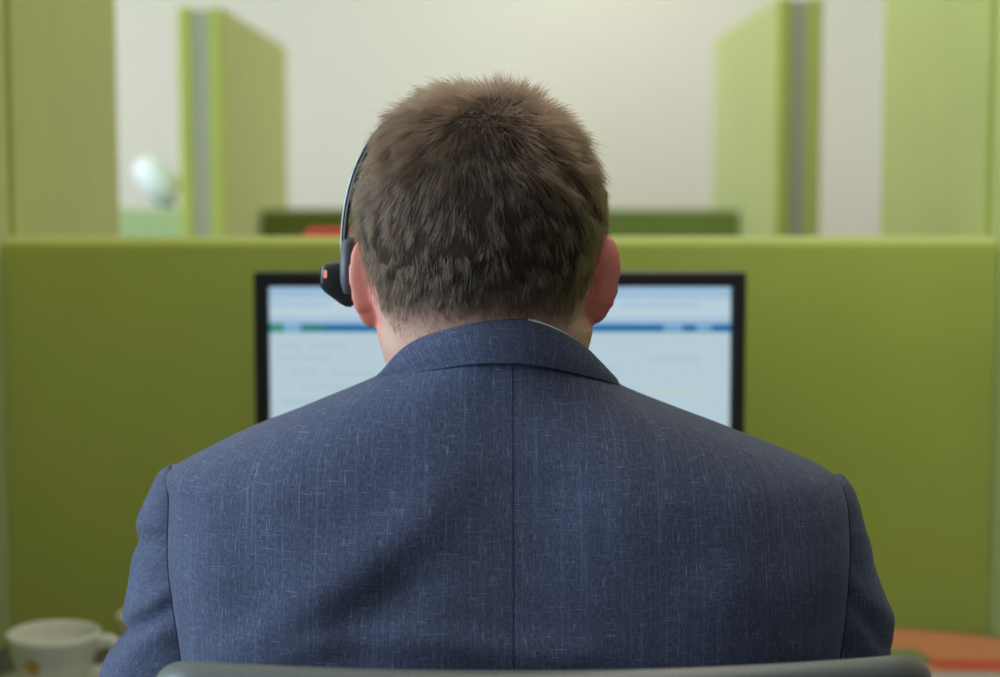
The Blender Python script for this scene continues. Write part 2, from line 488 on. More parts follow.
# ------------------------------------------------------------------ cups, saucer
def cup(cx, cy, hdir, r, h, label, z0, logo=False, thumb=True):
    root = empty('coffee_cup', (cx, cy, z0)); tag(root, label, 'cup', 'white cups on the desk')
    t = .0035
    prof = [(.002, .004), (r * .50, .003), (r * .52, 0), (r * .58, 0), (r * .62, .006), (r * .78, h * .30), (r * .91, h * .62), (r * .985, h * .9), (r, h), (r - t * .5, h + .0012), (r - t, h - .001),
            (r * .985 - t, h * .88), (r * .91 - t, h * .62), (r * .78 - t, h * .32), (r * .55, h * .12), (.002, h * .09)]
    lathe('body', prof, M['china'], root, n=56)
    a = hdir
    d = Vector((cos(a), sin(a), 0))
    pts = [d * (r * .93) + Vector((0, 0, h * .80)), d * (r * 1.22) + Vector((0, 0, h * .84)), d * (r * 1.38) + Vector((0, 0, h * .62)), d * (r * 1.22) + Vector((0, 0, h * .34)), d * (r * .80) + Vector((0, 0, h * .27))]
    tube('handle', pts, [.0052, .0048, .0046, .0046, .005], M['china'], root, n=12, sub=8, flat=1.5)
    if logo:
        # small printed flower emblem following the wall of the cup
        bm = bmesh.new()
        for (du, dv, rr) in ((0, 0, .0042), (.0062, .002, .0034), (-.0062, .0015, .0034), (.001, .0065, .0034), (.0035, -.006, .0032), (-.0035, -.0058, .0032)):
            ring = []
            for k in range(14):
                u = du + rr * cos(2 * pi * k / 14); v = h * .56 + dv + rr * sin(2 * pi * k / 14)
                rad = interp(v, [h * .30, h * .62, h * .9], [r * .78, r * .91, r * .985]) + .0006
                ang = -pi / 2 - .28 + u / rad
                ring.append(bm.verts.new((rad * cos(ang), rad * sin(ang), v)))
            bm.faces.new(ring)
        bm_obj('emblem', bm, M['logo'], root)
    return root
c0 = P(54, 650, 1.722)
SAUC = (c0.x, 1.722)
s = tag(lathe('saucer', [(.002, .0), (.040, .0), (.042, .004), (.052, .009), (.063, .0125), (.0635, .0138), (.054, .0115), (.040, .0075), (.002, .0065)], M['china'], None, n=56),
        'white saucer under the cup with the amber emblem', 'saucer')
s.location = (SAUC[0], SAUC[1], DZ)
cup(SAUC[0], SAUC[1], 0.0, .0475, .058, 'white coffee cup with amber emblem standing on a saucer at the left', DZ + .0075, logo=True)
c1 = P(152, 640, 1.79)
cup(c1.x, 1.79, pi * .55, .036, .068, 'white coffee cup mostly hidden behind the left jacket sleeve', DZ + .0002)

# ------------------------------------------------------------------ papers and brochure on the right
def sheet(name, cx, cy, w, d, rz, z, mat, label, group=None, curl=0.0, th=.0012, cat='paper', band=None):
    n = 18; V = []; Fc = []; mi = []
    for lay in (0, 1):
        for i in range(n + 1):
            for j in range(n + 1):
                x = -w / 2 + w * i / n; y = -d / 2 + d * j / n
                zz = curl * (max(0, (j / n - .25)) ** 2) * (1 - .9 * (i / n) ** 2) + (th if lay else 0)
                V.append((x, y, zz))
    m = (n + 1) * (n + 1)
    for i in range(n):
        for j in range(n):
            a = i * (n + 1) + j
            Fc.append((a, a + n + 1, a + n + 2, a + 1)); mi.append(1 if band and band(i / n, j / n) else 0)
            Fc.append((m + a, m + a + 1, m + a + n + 2, m + a + n + 1)); mi.append(1 if band and band(i / n, j / n) else 0)
    for i in range(n):
        for (p, q) in ((i * (n + 1), (i + 1) * (n + 1)), ((i + 1) * (n + 1) + n, i * (n + 1) + n), (i + 1, i), (n * (n + 1) + i, n * (n + 1) + i + 1)):
            Fc.append((p, q, m + q, m + p)); mi.append(0)
    mats = mat if isinstance(mat, list) else [mat]
    o = mesh_obj(name, V, Fc, mats[0], None)
    for mm in mats[1:]: o.data.materials.append(mm)
    o.data.polygons.foreach_set('material_index', mi) if len(o.data.polygons) == len(mi) else None
    o.location = (cx, cy, z); o.rotation_euler = (0, 0, rz)
    return tag(o, label, cat, group)
M['orange'] = plain('orange_print', (0.62, 0.22, 0.10), 0.45)
M['redprint'] = plain('red_print', (0.62, 0.07, 0.04), 0.45)
M['paper'] = plain('pale_paper', (0.42, 0.36, 0.31), 0.8)
M['greenprint'] = plain('green_print', (0.20, 0.24, 0.10), 0.6)
sheet('paper_sheet', .475, 1.765, .19, .14, -.1, DZ + .0002, M['paper'], 'pale paper sheet under the orange brochure on the desk at right', th=.004)
sheet('brochure', .500, 1.840, .190, .105, -.05, DZ + .0046, [M['orange'], M['redprint']], 'orange and red brochure with curled page on the desk at right', curl=.030, th=.003, cat='brochure',
      band=lambda u, v: (v < .32 and u > .30))
sheet('leaflet', .412, 1.828, .10, .055, .12, DZ + .0086, M['greenprint'], 'dull green leaflet beside the orange brochure next to the right sleeve', th=.003, cat='leaflet')

# ------------------------------------------------------------------ distant things
def desk_lamp():
    Y = 4.46
    c = P(158, 183, Y)
    root = empty('desk_lamp', (c.x + .02, Y, DZ)); tag(root, 'white desk lamp with tilted round shade beyond the daylit distant screen', 'lamp')
    zt = c.z - DZ
    lathe('base', [(.002, 0), (.085, 0), (.085, .012), (.07, .02), (.002, .022)], M['black'], root)
    tube('arm', [(0, 0, .02), (.012, 0, .2), (.018, 0, zt - .1), (.0, 0, zt - .035)], .014, M['black'], root)
    sh = lathe('lamp_shade', [(.010, .078), (.026, .072), (.038, .050), (.045, .015), (.047, -.055), (.044, -.055), (.042, .012), (.035, .045), (.024, .065), (.004, .070)], M['lampw'], root, n=36)
    sh.location = (-.015, 0, zt); sh.rotation_euler = (radians(8), radians(-40), 0)
    return root
desk_lamp()

# ------------------------------------------------------------------ office chairs
def chair(name, loc, rz, shell_m, pad_m, htop, width, label, sag=0.0, yback=0.0):
    root = empty(name, loc, rz); tag(root, label, 'chair')
    # backrest shell: curved in plan, tapering to the top with a rolled rim.  local +y faces forward
    def shell(part, y_off, th, zb, zt, mat, wsc):
        nx, nz = 44, 60
        grid = []
        outl = []
        V = []; Fc = []
        for side in (0, 1):
            for i in range(nz + 1):
                t = .5 - .5 * cos(pi * i / nz); z = zb + (zt - zb) * t
                # half width profile, round corners near the top and bottom
                hw = width / 2 * wsc * (0.86 + 0.14 * sin(pi * min(1, t * 1.1) / 2))
                c = 0.055
                dtop = zt - z
                if dtop < .02: hw -= .020 * (1 - sqrt(max(0, 1 - ((.02 - dtop) / .02) ** 2)))
                dbot = z - zb
                if dbot < c: hw -= c * (1 - sqrt(max(0, 1 - ((c - dbot) / c) ** 2)))
                for j in range(nx + 1):
                    s_ = -1 + 2 * j / nx
                    x = hw * s_
                    yc = .030 * (x / (width / 2)) ** 2 - .05 * (t - .5) + .02 * cos(pi * (t - .35))
                    e = min(1, min(dtop, dbot) / .013, (hw - abs(x)) / .013)
                    hh = th / 2 * sqrt(max(0, 1 - (1 - e) ** 2))
                    y = y_off + yc + (-hh if side == 0 else hh)
                    zz = z + sag * (1 - (x / (width / 2)) ** 2) * -1 * t
                    V.append((x, y, zz))
        m = (nz + 1) * (nx + 1)
        for side in (0, 1):
            for i in range(nz):
                for j in range(nx):
                    a = side * m + i * (nx + 1) + j
                    q = (a, a + 1, a + nx + 2, a + nx + 1)
                    Fc.append(q if side else q[::-1])
        def stitch(a, b): Fc.append((a, b, m + b, m + a))
        for j in range(nx):
            stitch(j, j + 1); stitch(nz * (nx + 1) + j + 1, nz * (nx + 1) + j)
        for i in range(nz):
            stitch((i + 1) * (nx + 1), i * (nx + 1)); stitch(i * (nx + 1) + nx, (i + 1) * (nx + 1) + nx)
        return mesh_obj(part, V, Fc, mat, root)
    shell('backrest', 0, .028, .53, htop, shell_m, 1.0)
    shell('back_cushion', .026, .018, .57, htop - .045, pad_m, .90)
    # seat
    rs = []
    for z, k in ((.425, .93), (.432, .985), (.445, 1.0), (.458, .985), (.465, .93), (.467, .8)):
        rs.append([Vector((width / 2 * 1.08 * k * copysign(abs(cos(a)) ** .5, cos(a)), .27 + .235 * k * copysign(abs(sin(a)) ** .5, sin(a)), z - .0)) for a in [2 * pi * q / 44 for q in range(44)]])
    rings('seat', rs, pad_m, root)
    tube('back_support', [(0, .20, .415), (0, .02, .41), (0, -.05, .46), (0, -.03, .60), (0, -.015, .66)], .022, M['black'], root, flat=.5)
    lathe('gas_column', [(.028, .09), (.028, .26), (.018, .262), (.018, .425), (.002, .425)], M['black'], root, n=24, loc=(0, .25, 0))
    base = lathe('star_base', [(.002, .075), (.045, .075), (.045, .115), (.03, .125), (.002, .125)], M['black'], root, n=24, loc=(0, .25, 0))
    for k in range(5):
        a = 2 * pi * k / 5 + .3
        d = Vector((cos(a), sin(a), 0)); o = Vector((0, .25, 0))
        tube('leg', [o + d * .03 + Vector((0, 0, .10)), o + d * .16 + Vector((0, 0, .092)), o + d * .30 + Vector((0, 0, .068))], [.024, .019, .014], M['black'], base, n=10)
        w = lathe('caster', [(.002, -.012), (.022, -.012), (.026, -.006), (.026, .006), (.022, .012), (.002, .012)], M['black'], base, n=20)
        w.location = o + d * .30 + Vector((0, 0, .0265)); w.rotation_euler = (pi / 2, 0, a + pi / 2)
    return root
ch_a = P(160, 660, .95); ch_b = P(928, 660, .95)
chair('office_chair', ((ch_a.x + ch_b.x) / 2, .925, 0), radians(1.5), M['chairg'], M['chairpad'], .995, ch_b.x - ch_a.x - .004, 'grey office chair whose back edge crosses the bottom of the picture', sag=.0)
rc = P(438, 229, 2.95)
chair('office_chair', (rc.x, 2.98, 0), pi + .05, M['red'], M['red'], rc.z, .47, 'red chair peeping over the green screen just left of the head')

# ------------------------------------------------------------------ the man
YS = 1.12                                        # plane of the shoulders
HCX = PX(481, 1.12)                              # head centre
HCY = 1.125
HTOP = PZ(75, 1.10) - .0112                      # top of the skull
head_t = [
    # h below the vertex, half width, back, front
    (.0000, .004, .004, .004), (.0018, .019, .024, .018), (.006, .034, .043, .034), (.013, .0445, .058, .049), (.024, .0560, .0725, .063), (.040, .0665, .0845, .0755),
    (.060, .0748, .0925, .085), (.080, .0776, .0955, .0905), (.098, .0764, .0945, .0935), (.115, .0740, .0910, .0900), (.132, .0710, .0850, .0905),
    (.150, .0665, .0770, .0920), (.168, .0650, .0690, .0930), (.184, .0590, .0610, .0925), (.198, .0530, .0540, .0915), (.209, .0450, .0480, .0890), (.217, .0340, .0400, .0830), (.221, .015, .02, .070)]
HT = np.array(head_t)
HYS = .0                                         # (head carried upright)
def head_pt(h, th, off=0.0):
    """th = 0 back, +pi/2 right side, pi front"""
    hw = interp(h, HT[:, 0], HT[:, 1]); yb = interp(h, HT[:, 0], HT[:, 2]); yf = interp(h, HT[:, 0], HT[:, 3])
    s_, c_ = sin(th), cos(th)
    n = 2.15
    ex = 2 / n
    x = hw * copysign(abs(s_) ** ex, s_)
    y = -(yb if c_ > 0 else yf) * copysign(abs(c_) ** ex, c_)
    if h > .17 and c_ < 0: y = y
    return Vector((HCX + x, HCY + y + HYS * h, HTOP - h))
def smooth_table():
    """finer, smoothed head table"""
    global HT
    hs = np.concatenate([np.linspace(0, .03, 16) ** 1.0, np.linspace(.034, .221, 56)])
    h0 = HT[:, 0]
    out = [hs]
    for c in (1, 2, 3):
        # monotone-ish cubic via catmull in index of sqrt(h)
        t0 = np.sqrt(h0); t1 = np.sqrt(hs)
        m = np.gradient(HT[:, c], t0)
        idx = np.clip(np.searchsorted(t0, t1) - 1, 0, len(t0) - 2)
        d = t0[idx + 1] - t0[idx]; u = (t1 - t0[idx]) / d
        y = (2*u**3-3*u**2+1)*HT[idx, c] + (u**3-2*u**2+u)*d*m[idx] + (-2*u**3+3*u**2)*HT[idx+1, c] + (u**3-u**2)*d*m[idx+1]
        out.append(y)
    HT = np.stack(out, 1)
smooth_table()

def hair_low(th):
    a = abs(th)
    return interp(a, [0, .55, .85, 1.0, 1.1, 1.25, 1.4, 1.57, 1.75, 1.85, 2.0, 2.2, 2.5, 3.15], [.1520, .1560, .1565, .146, .134, .121, .108, .095, .092, .125, .120, .075, .052, .046])
class Soup:
    def __init__(s): s.v = []; s.f = []
    def loft(s, rs, cap=True):
        b = len(s.v); n = len(rs[0])
        for r in rs: s.v += [Vector(p) for p in r]
        for i in range(len(rs) - 1):
            for j in range(n):
                k = (j + 1) % n
                s.f.append((b + i * n + j, b + i * n + k, b + (i + 1) * n + k, b + (i + 1) * n + j))
        if cap:
            s.f.append(tuple(range(b, b + n))[::-1]); s.f.append(tuple(range(b + (len(rs) - 1) * n, b + len(rs) * n)))
    def tube(s, path, r, n=14, sub=5, flat=1.0, up=None):
        pts = catmull(path, sub)
        rr = list(np.interp(np.linspace(0, 1, len(pts)), np.linspace(0, 1, len(r)), r))
        # rounded ends
        t0 = (pts[0] - pts[1]).normalized(); t1 = (pts[-1] - pts[-2]).normalized()
        pre = [(pts[0] + t0 * rr[0] * sin(a), rr[0] * cos(a)) for a in (1.45, 1.1, .6)]
        post = [(pts[-1] + t1 * rr[-1] * sin(a), rr[-1] * cos(a)) for a in (.6, 1.1, 1.45)]
        P_ = [p for p, _ in pre] + pts + [p for p, _ in post]; R_ = [q for _, q in pre] + rr + [q for _, q in post]
        s.loft(tube_rings(P_, R_, n, flat, up))
    def ball(s, c, r3, nu=20, nv=12):
        c = Vector(c)
        s.loft([[c + Vector((r3[0] * sin(b) * cos(a), r3[1] * sin(b) * sin(a), r3[2] * cos(b))) for a in [2 * pi * q / nu for q in range(nu)]] for b in [0.03 + (pi - .06) * q / nv for q in range(nv + 1)]])

body = Soup()
# head
NTH = 96
body.loft([[head_pt(h, 2 * pi * j / NTH) for j in range(NTH)] for h in HT[:, 0]])
# face: nose, brow, lips, chin, cheeks (turned to the screen)
fy = HCY + .09
def fz(h): return HTOP - h
body.loft([[Vector((HCX + w * cos(a), fy + dy + .006 * sin(a) * 0 + p * max(0, sin(a)), fz(h))) if sin(a) >= 0 else Vector((HCX + w * cos(a), fy - .02, fz(h))) for a in [2 * pi * q / 20 for q in range(20)]]
           for h, w, p, dy in ((.100, .008, .006, -.004), (.112, .0085, .009, -.004), (.126, .010, .016, -.003), (.138, .014, .023, -.002), (.145, .016, .022, -.002), (.150, .013, .010, -.002))])
body.ball((HCX - .028, fy - .014, fz(.101)), (.024, .012, .007)); body.ball((HCX + .028, fy - .014, fz(.101)), (.024, .012, .007))
body.ball((HCX, fy - .002, fz(.1685)), (.024, .007, .0045)); body.ball((HCX, fy - .003, fz(.178)), (.021, .0075, .0055))
body.ball((HCX, fy - .006, fz(.205)), (.021, .011, .012))
body.ball((HCX - .042, fy - .025, fz(.140)), (.018, .015, .016)); body.ball((HCX + .042, fy - .025, fz(.140)), (.018, .015, .016))
# ears: a shell standing off the side of the head, seen from behind
def ear(side, base, py_top, py_bot, ang):
    zc = (PZ(py_top, 1.12) + PZ(py_bot, 1.12)) / 2; hh = (PZ(py_top, 1.12) - PZ(py_bot, 1.12)) / 2
    root = Vector((HCX + side * base, HCY + .012, zc))
    ud = Vector((side * sin(ang), -cos(ang), 0)); nn = Vector((side * cos(ang), sin(ang), 0)); vd = Vector((0, 0, 1))
    wid = .0325; side_lean = .0022 if side < 0 else .0036
    nr, na = 14, 44
    front = []; back = []
    for a_i in range(na):
        a = 2 * pi * a_i / na
        # outline of the auricle: full on top, narrow lobe
        v = sin(a); u = cos(a); q_ = .88 if v > 0 else .66; v = copysign(abs(v) ** q_, v); u = copysign(abs(u) ** q_, u)
        prof_w = 1.0 if v > -.1 else 1.0 - .16 * ((-v - .1) / .9) ** 1.3
        ou = .5 * wid * (1 + u * prof_w * (1.02 if v > 0 else 1.0)) + .0025 * v - (.003 if v < -.6 else 0)
        ov = hh * v
        f_, b_ = [], []
        for k in range(nr + 1):
            r = k / nr
            uu = .46 * wid + (ou - .46 * wid) * r; vv = ov * r
            # dish: concave towards the front, rolled rim
            dish = -.0085 * (1 - r ** 2) + .0030 * max(0, 1 - ((r - .93) / .13) ** 2)
            flare = .0040 * (uu / wid) ** 2 + (side_lean * v if v < 0 else 0) * r
            th = .0030 + .0012 * max(0, 1 - ((r - .9) / .2) ** 2) + (.0012 if v < -.6 else 0) * r
            if r > .86: th *= sqrt(max(0.0, 1 - ((r - .86) / .14) ** 2)) * .92 + .08
            c = root + ud * uu + vd * vv + nn * (dish + flare)
            f_.append(c + nn * th); b_.append(c - nn * th)
        front.append(f_); back.append(b_)
    b0 = len(body.v)
    body.v += [p for fl in front for p in fl] + [p for bl in back for p in bl]
    m = na * (nr + 1)
    for a_i in range(na):
        a2 = (a_i + 1) % na
        for k in range(nr):
            A = a_i * (nr + 1) + k; B = a2 * (nr + 1) + k
            body.f.append((b0 + A, b0 + A + 1, b0 + B + 1, b0 + B)); body.f.append((b0 + m + A, b0 + m + B, b0 + m + B + 1, b0 + m + A + 1))
        body.f.append((b0 + a_i * (nr + 1) + nr, b0 + m + a_i * (nr + 1) + nr, b0 + m + a2 * (nr + 1) + nr, b0 + a2 * (nr + 1) + nr))
    # root of the ear, where the back of the shell joins the head
    body.tube([root + ud * .001 + vd * hh * .55 - nn * .004, root + ud * .007 - nn * .0065, root + ud * .002 - vd * hh * .62 - nn * .004], [.0055, .0075, .005], n=12)
    return root + ud * wid * .55
EAR_L = ear(-1, .0668, 239, 329, radians(20))
EAR_R = ear(1, .0700, 234, 325, radians(25))

# neck
NCX = PX(485, 1.12)
def ell(c, rx, ry, n=40): return [Vector((c[0] + rx * sin(2 * pi * k / n), c[1] - ry * cos(2 * pi * k / n), c[2])) for k in range(n)]
neck = []
for py, hw, y0, y1 in ((296, .055, 1.062, 1.19), (312, .0660, 1.055, 1.19), (328, .0712, 1.054, 1.182), (345, .0685, 1.054, 1.176), (362, .0640, 1.056, 1.172), (380, .0630, 1.058, 1.170), (400, .066, 1.060, 1.172), (425, .072, 1.058, 1.18)):
    neck.append(ell((NCX, (y0 + y1) / 2, PZ(py, 1.12)), hw, (y1 - y0) / 2))
body.loft(neck)

# jacket shell table: row (picture height of the shoulder plane) -> left x, right x, back, front
JT = np.array([
    (340, 440, 562, 1.0410, 1.160), (346, 432, 570, 1.0392, 1.166), (354, 420, 582, 1.0375, 1.172), (362, 405, 594, 1.0360, 1.180), (372, 386, 606, 1.0340, 1.186), (380, 368, 614, 1.0320, 1.190), (388, 350, 626, 1.0298, 1.194), (398, 325, 650, 1.0266, 1.199), (408, 301, 676, 1.0235, 1.203),
    (425, 256, 722, 1.0180, 1.209), (440, 222, 760, 1.0135, 1.214), (450, 203, 786, 1.0110, 1.217), (458, 187, 805, 1.0090, 1.219), (464, 176, 819, 1.0075, 1.221), (470, 170, 830, 1.006, 1.222), (478, 170.5, 837, 1.0045, 1.224),
    (486, 173.5, 840, 1.003, 1.226), (500, 173, 843, 1.0005, 1.229), (530, 173, 844, .9965, 1.234), (560, 174, 843, .9935, 1.239), (610, 179, 840, .9905, 1.245), (660, 186, 834, .990, 1.250),
    (720, 195, 826, .990, 1.252), (800, 211, 810, .990, 1.250), (900, 212, 809, .993, 1.25), (1000, 197, 824, .997, 1.255), (1100, 186, 834, .998, 1.262)], float)
JT[:, 0] = [PZ(p, YS) for p in JT[:, 0]]
JT[:, 1] = [PX(p, YS) for p in JT[:, 1]]
JT[:, 2] = [PX(p, YS) for p in JT[:, 2]]
JT = JT[::-1]                                    # ascending z
def jrow(z):
    return [interp(z, JT[:, 0], JT[:, c]) for c in (1, 2, 3, 4)]
def jacket_point(z, th, k=1.0, n=2.45):
    l, r, yb, yf = jrow(z)
    cx, hw = (l + r) / 2, (r - l) / 2 * k
    cy, hd = (yb + yf) / 2, (yf - yb) / 2 * k
    s_, c_ = sin(th), cos(th)
    return Vector((cx + hw * copysign(abs(s_) ** (2 / n), s_), cy - hd * copysign(abs(c_) ** (2 / n), c_), z))

# torso inside the jacket
zs = np.linspace(.50, JT[-1, 0] - .03, 40)
body.loft([[jacket_point(z, 2 * pi * j / 64, .90) + Vector((0, .004, -.012)) for j in range(64)] for z in zs])

# arms: centre lines shared by the limbs and the sleeves
def arm_path(side):
    if side < 0:
        sh = P(225, 520, YS + .01); el = P(172, 760, YS + .015); wr = Vector((-.155, 1.385, DZ + .045))
    else:
        sh = P(795, 530, YS + .01); el = P(822, 770, YS + .02); wr = Vector((.175, 1.375, DZ + .045))
    el.z = .80
    return sh, el, wr
hands = {}
for side in (-1, 1):
    sh, el, wr = arm_path(side)
    body.tube([sh, (sh + el) / 2 + Vector((side * .004, 0, 0)), el, el * .5 + wr * .5, wr], [.046, .043, .038, .036, .026], n=18, sub=8)
    # hand, resting on the desk: palm, four unequal bent fingers, thumb off the side of the palm
    d = Vector((-side * .18, 1, 0)).normalized(); lat = Vector((d.y, -d.x, 0)) * side       # lat points to the little finger side
    palm0 = wr; palm1 = wr + d * .085 + Vector((0, 0, -.012))
    body.tube([palm0, wr + d * .03 + Vector((0, 0, -.003)), wr + d * .06 + Vector((0, 0, -.006)), palm1], [.026, .033, .039, .038], n=18, sub=4, flat=.42, up=lat)
    for q, (o, ln) in enumerate(((-.028, .070), (-.0095, .078), (.0095, .073), (.027, .057))):
        b0 = palm1 + lat * o + d * (-.008 - .004 * abs(q - 1))
        k1 = b0 + d * ln * .45 + Vector((0, 0, .008)) + lat * o * .15
        k2 = k1 + d * ln * .32 + Vector((0, 0, -.010)) + lat * o * .08
        tp = k2 + d * ln * .18 + Vector((0, 0, -.016))
        tp.z = max(tp.z, DZ + .0085)
        body.tube([b0 - d * .02, b0, k1, k2, tp], [.0092, .0092, .0088, .0080, .0068], n=12, sub=4)
    tb = wr + d * .022 - lat * .024 + Vector((0, 0, -.006))
    body.tube([tb, tb + d * .026 - lat * .020 + Vector((0, 0, -.006)), tb + d * .055 - lat * .026 + Vector((0, 0, -.012)), tb + d * .076 - lat * .022 + Vector((0, 0, -.018))], [.0135, .0115, .0095, .0078], n=12, sub=4)
    hands[side] = wr
# legs
for side in (-1, 1):
    hip = Vector((side * .095 + .005, 1.10, .545)); kn = Vector((side * .13, 1.52, .545)); an = Vector((side * .13, 1.50, .10)); toe = Vector((side * .14, 1.64, .04))
    body.tube([hip, (hip + kn) / 2, kn], [.078, .072, .056], n=20); body.tube([kn, (kn + an) / 2 + Vector((0, -.015, .03)), an], [.052, .05, .034], n=18)
    body.tube([an, an * .4 + toe * .6, toe], [.036, .033, .026], n=14)

me = bpy.data.meshes.new('person')
me.from_pydata([tuple(v) for v in body.v], [], body.f); me.update()
bm = bmesh.new(); bm.from_mesh(me); bmesh.ops.recalc_face_normals(bm, faces=bm.faces); bm.to_mesh(me); bm.free()
person = link(bpy.data.objects.new('person', me))
md = person.modifiers.new('remesh', 'REMESH'); md.mode = 'VOXEL'; md.voxel_size = .0014; md.use_smooth_shade = True
sm = person.modifiers.new('smooth', 'SMOOTH'); sm.factor = .5; sm.iterations = 14
dg = bpy.context.evaluated_depsgraph_get()
ev = person.evaluated_get(dg)
me2 = bpy.data.meshes.new_from_object(ev)
person.modifiers.clear()
person.data = me2; me2.name = 'person'
me2.polygons.foreach_set('use_smooth', [True] * len(me2.polygons))
tag(person, 'man in a blue woven jacket with short brown hair, seen from behind at a desk', 'person')
# ears are redder than the neck: a skin-tone attribute on the mesh
nv = len(me2.vertices)
co = np.empty(nv * 3, np.float32); me2.vertices.foreach_get('co', co); co = co.reshape(-1, 3)
er = np.zeros(nv, np.float32)
for E in (EAR_L, EAR_R):
    dd = np.sqrt(((co[:, 0] - E.x) / .020) ** 2 + ((co[:, 1] - E.y) / .032) ** 2 + ((co[:, 2] - E.z) / .044) ** 2)
    er = np.maximum(er, np.clip((1.25 - dd) / .5, 0, 1))
sc = np.zeros(nv, np.float32)
HTH = np.linspace(0, pi, 200); HLW = np.array([hair_low(t) for t in HTH])
hh_ = HTOP - co[:, 2]
tt_ = np.abs(np.arctan2(co[:, 0] - HCX, -(co[:, 1] - HCY)))
rr_ = np.hypot(co[:, 0] - HCX, co[:, 1] - HCY)
sc = np.clip((np.interp(tt_, HTH, HLW) - hh_ - .002) / .030, 0, 1) * (hh_ < .17) * (er < .3)
at = me2.attributes.new('scalp', 'FLOAT', 'POINT'); at.data.foreach_set('value', sc.astype(np.float32))
at = me2.attributes.new('flush', 'FLOAT', 'POINT'); at.data.foreach_set('value', er)

msk, nt, b = new_mat('skin')
tc = nd(nt, 'ShaderNodeTexCoord')
aa = nd(nt, 'ShaderNodeAttribute'); aa.attribute_name = 'flush'
nz = nd(nt, 'ShaderNodeTexNoise'); nz.inputs['Scale'].default_value = 55; nz.inputs['Detail'].default_value = 5
nt.links.new(tc.outputs['Object'], nz.inputs['Vector'])
mx = nd(nt, 'ShaderNodeMixRGB'); mx.inputs[1].default_value = (.54, .29, .205, 1); mx.inputs[2].default_value = (.64, .375, .275, 1)
nt.links.new(nz.outputs['Fac'], mx.inputs[0])
m2 = nd(nt, 'ShaderNodeMixRGB'); m2.inputs[2].default_value = (.70, .25, .18, 1)
nt.links.new(aa.outputs['Fac'], m2.inputs[0]); nt.links.new(mx.outputs[0], m2.inputs[1])
ab = nd(nt, 'ShaderNodeAttribute'); ab.attribute_name = 'scalp'
m3 = nd(nt, 'ShaderNodeMixRGB'); m3.inputs[2].default_value = (.040, .025, .0155, 1)
nt.links.new(ab.outputs['Fac'], m3.inputs[0]); nt.links.new(m2.outputs[0], m3.inputs[1])
nt.links.new(m3.outputs[0], b.inputs['Base Color'])
b.inputs['Roughness'].default_value = .5; b.inputs['Specular IOR Level'].default_value = .35
b.inputs['Subsurface Weight'].default_value = .25; b.inputs['Subsurface Radius'].default_value = (1, .25, .12); b.inputs['Subsurface Scale'].default_value = .006
n3 = nd(nt, 'ShaderNodeTexNoise'); n3.inputs['Scale'].default_value = 900; nt.links.new(tc.outputs['Object'], n3.inputs['Vector'])
bp = nd(nt, 'ShaderNodeBump'); bp.inputs['Strength'].default_value = .15; bp.inputs['Distance'].default_value = .0004
nt.links.new(n3.outputs['Fac'], bp.inputs['Height']); nt.links.new(bp.outputs['Normal'], b.inputs['Normal'])
me2.materials.clear(); me2.materials.append(msk)

# eyes
M['eye'] = plain('eye_white', (.75, .73, .70), .2); M['iris'] = plain('iris', (.05, .08, .10), .2)
for s_ in (-1, 1):
    bm = bmesh.new(); bmesh.ops.create_uvsphere(bm, u_segments=20, v_segments=12, radius=.0115)
    for f in bm.faces:
        c = f.calc_center_median()
        f.material_index = 1 if c.y > .0098 else 0
    o = bm_obj('eye', bm, None, person, smooth=True, mats=[M['eye'], M['iris']]); o.location = (HCX + s_ * .031, HCY + .0785, fz(.1135))

# ---- jacket
def folds(x, z):
    """cloth relief of the jacket back, metres outwards"""
    d = 0.0
    def ridge(pts, w, amp, taper=True):
        nonlocal d
        best = None
        for i in range(len(pts) - 1):
            a = pts[i]; c = pts[i + 1]
            vx, vz = c[0] - a[0], c[1] - a[1]; L2 = vx * vx + vz * vz
            t = max(0, min(1, ((x - a[0]) * vx + (z - a[1]) * vz) / L2))
            q = (x - a[0] - t * vx) ** 2 + (z - a[1] - t * vz) ** 2
            if best is None or q < best[0]: best = (q, (i + t) / (len(pts) - 1))
        e = 1.0
        if taper: e = max(0, min(1, best[1] * 4, (1 - best[1]) * 4))
        d += amp * e * math.exp(-best[0] / (2 * w * w))
    for pts, w, amp in FOLDS:
        ridge(pts, w, amp)
    d += .0016 * noise.noise(Vector((x * 9, z * 13, 1.7))) + .0010 * noise.noise(Vector((x * 26, z * 18, 4.2)))
    return d
def px_line(*pp): return [(P(a, c, 1.0).x, P(a, c, 1.0).z) for a, c in pp]
FOLDS = [
    (px_line((480, 470), (420, 520), (350, 575), (265, 640), (200, 690)), .012, .0060),
    (px_line((250, 690), (300, 650), (370, 632), (450, 640), (560, 652), (650, 650)), .007, .0042),
    (px_line((440, 560), (380, 610), (330, 650)), .010, -.0035),
    (px_line((250, 470), (300, 520), (330, 600)), .022, .0030),
    (px_line((560, 520), (680, 500), (790, 540)), .030, .0030),
    (px_line((700, 560), (770, 620), (820, 700)), .016, .0030),
    (px_line((430, 500), (520, 492), (600, 505)), .012, -.0018),
    (px_line((430, 385), (515, 378), (590, 392)), .008, -.0012),
    (px_line((190, 500), (200, 560), (215, 640)), .012, .0022),
    (px_line((830, 510), (826, 570), (822, 640)), .012, .0022),
]
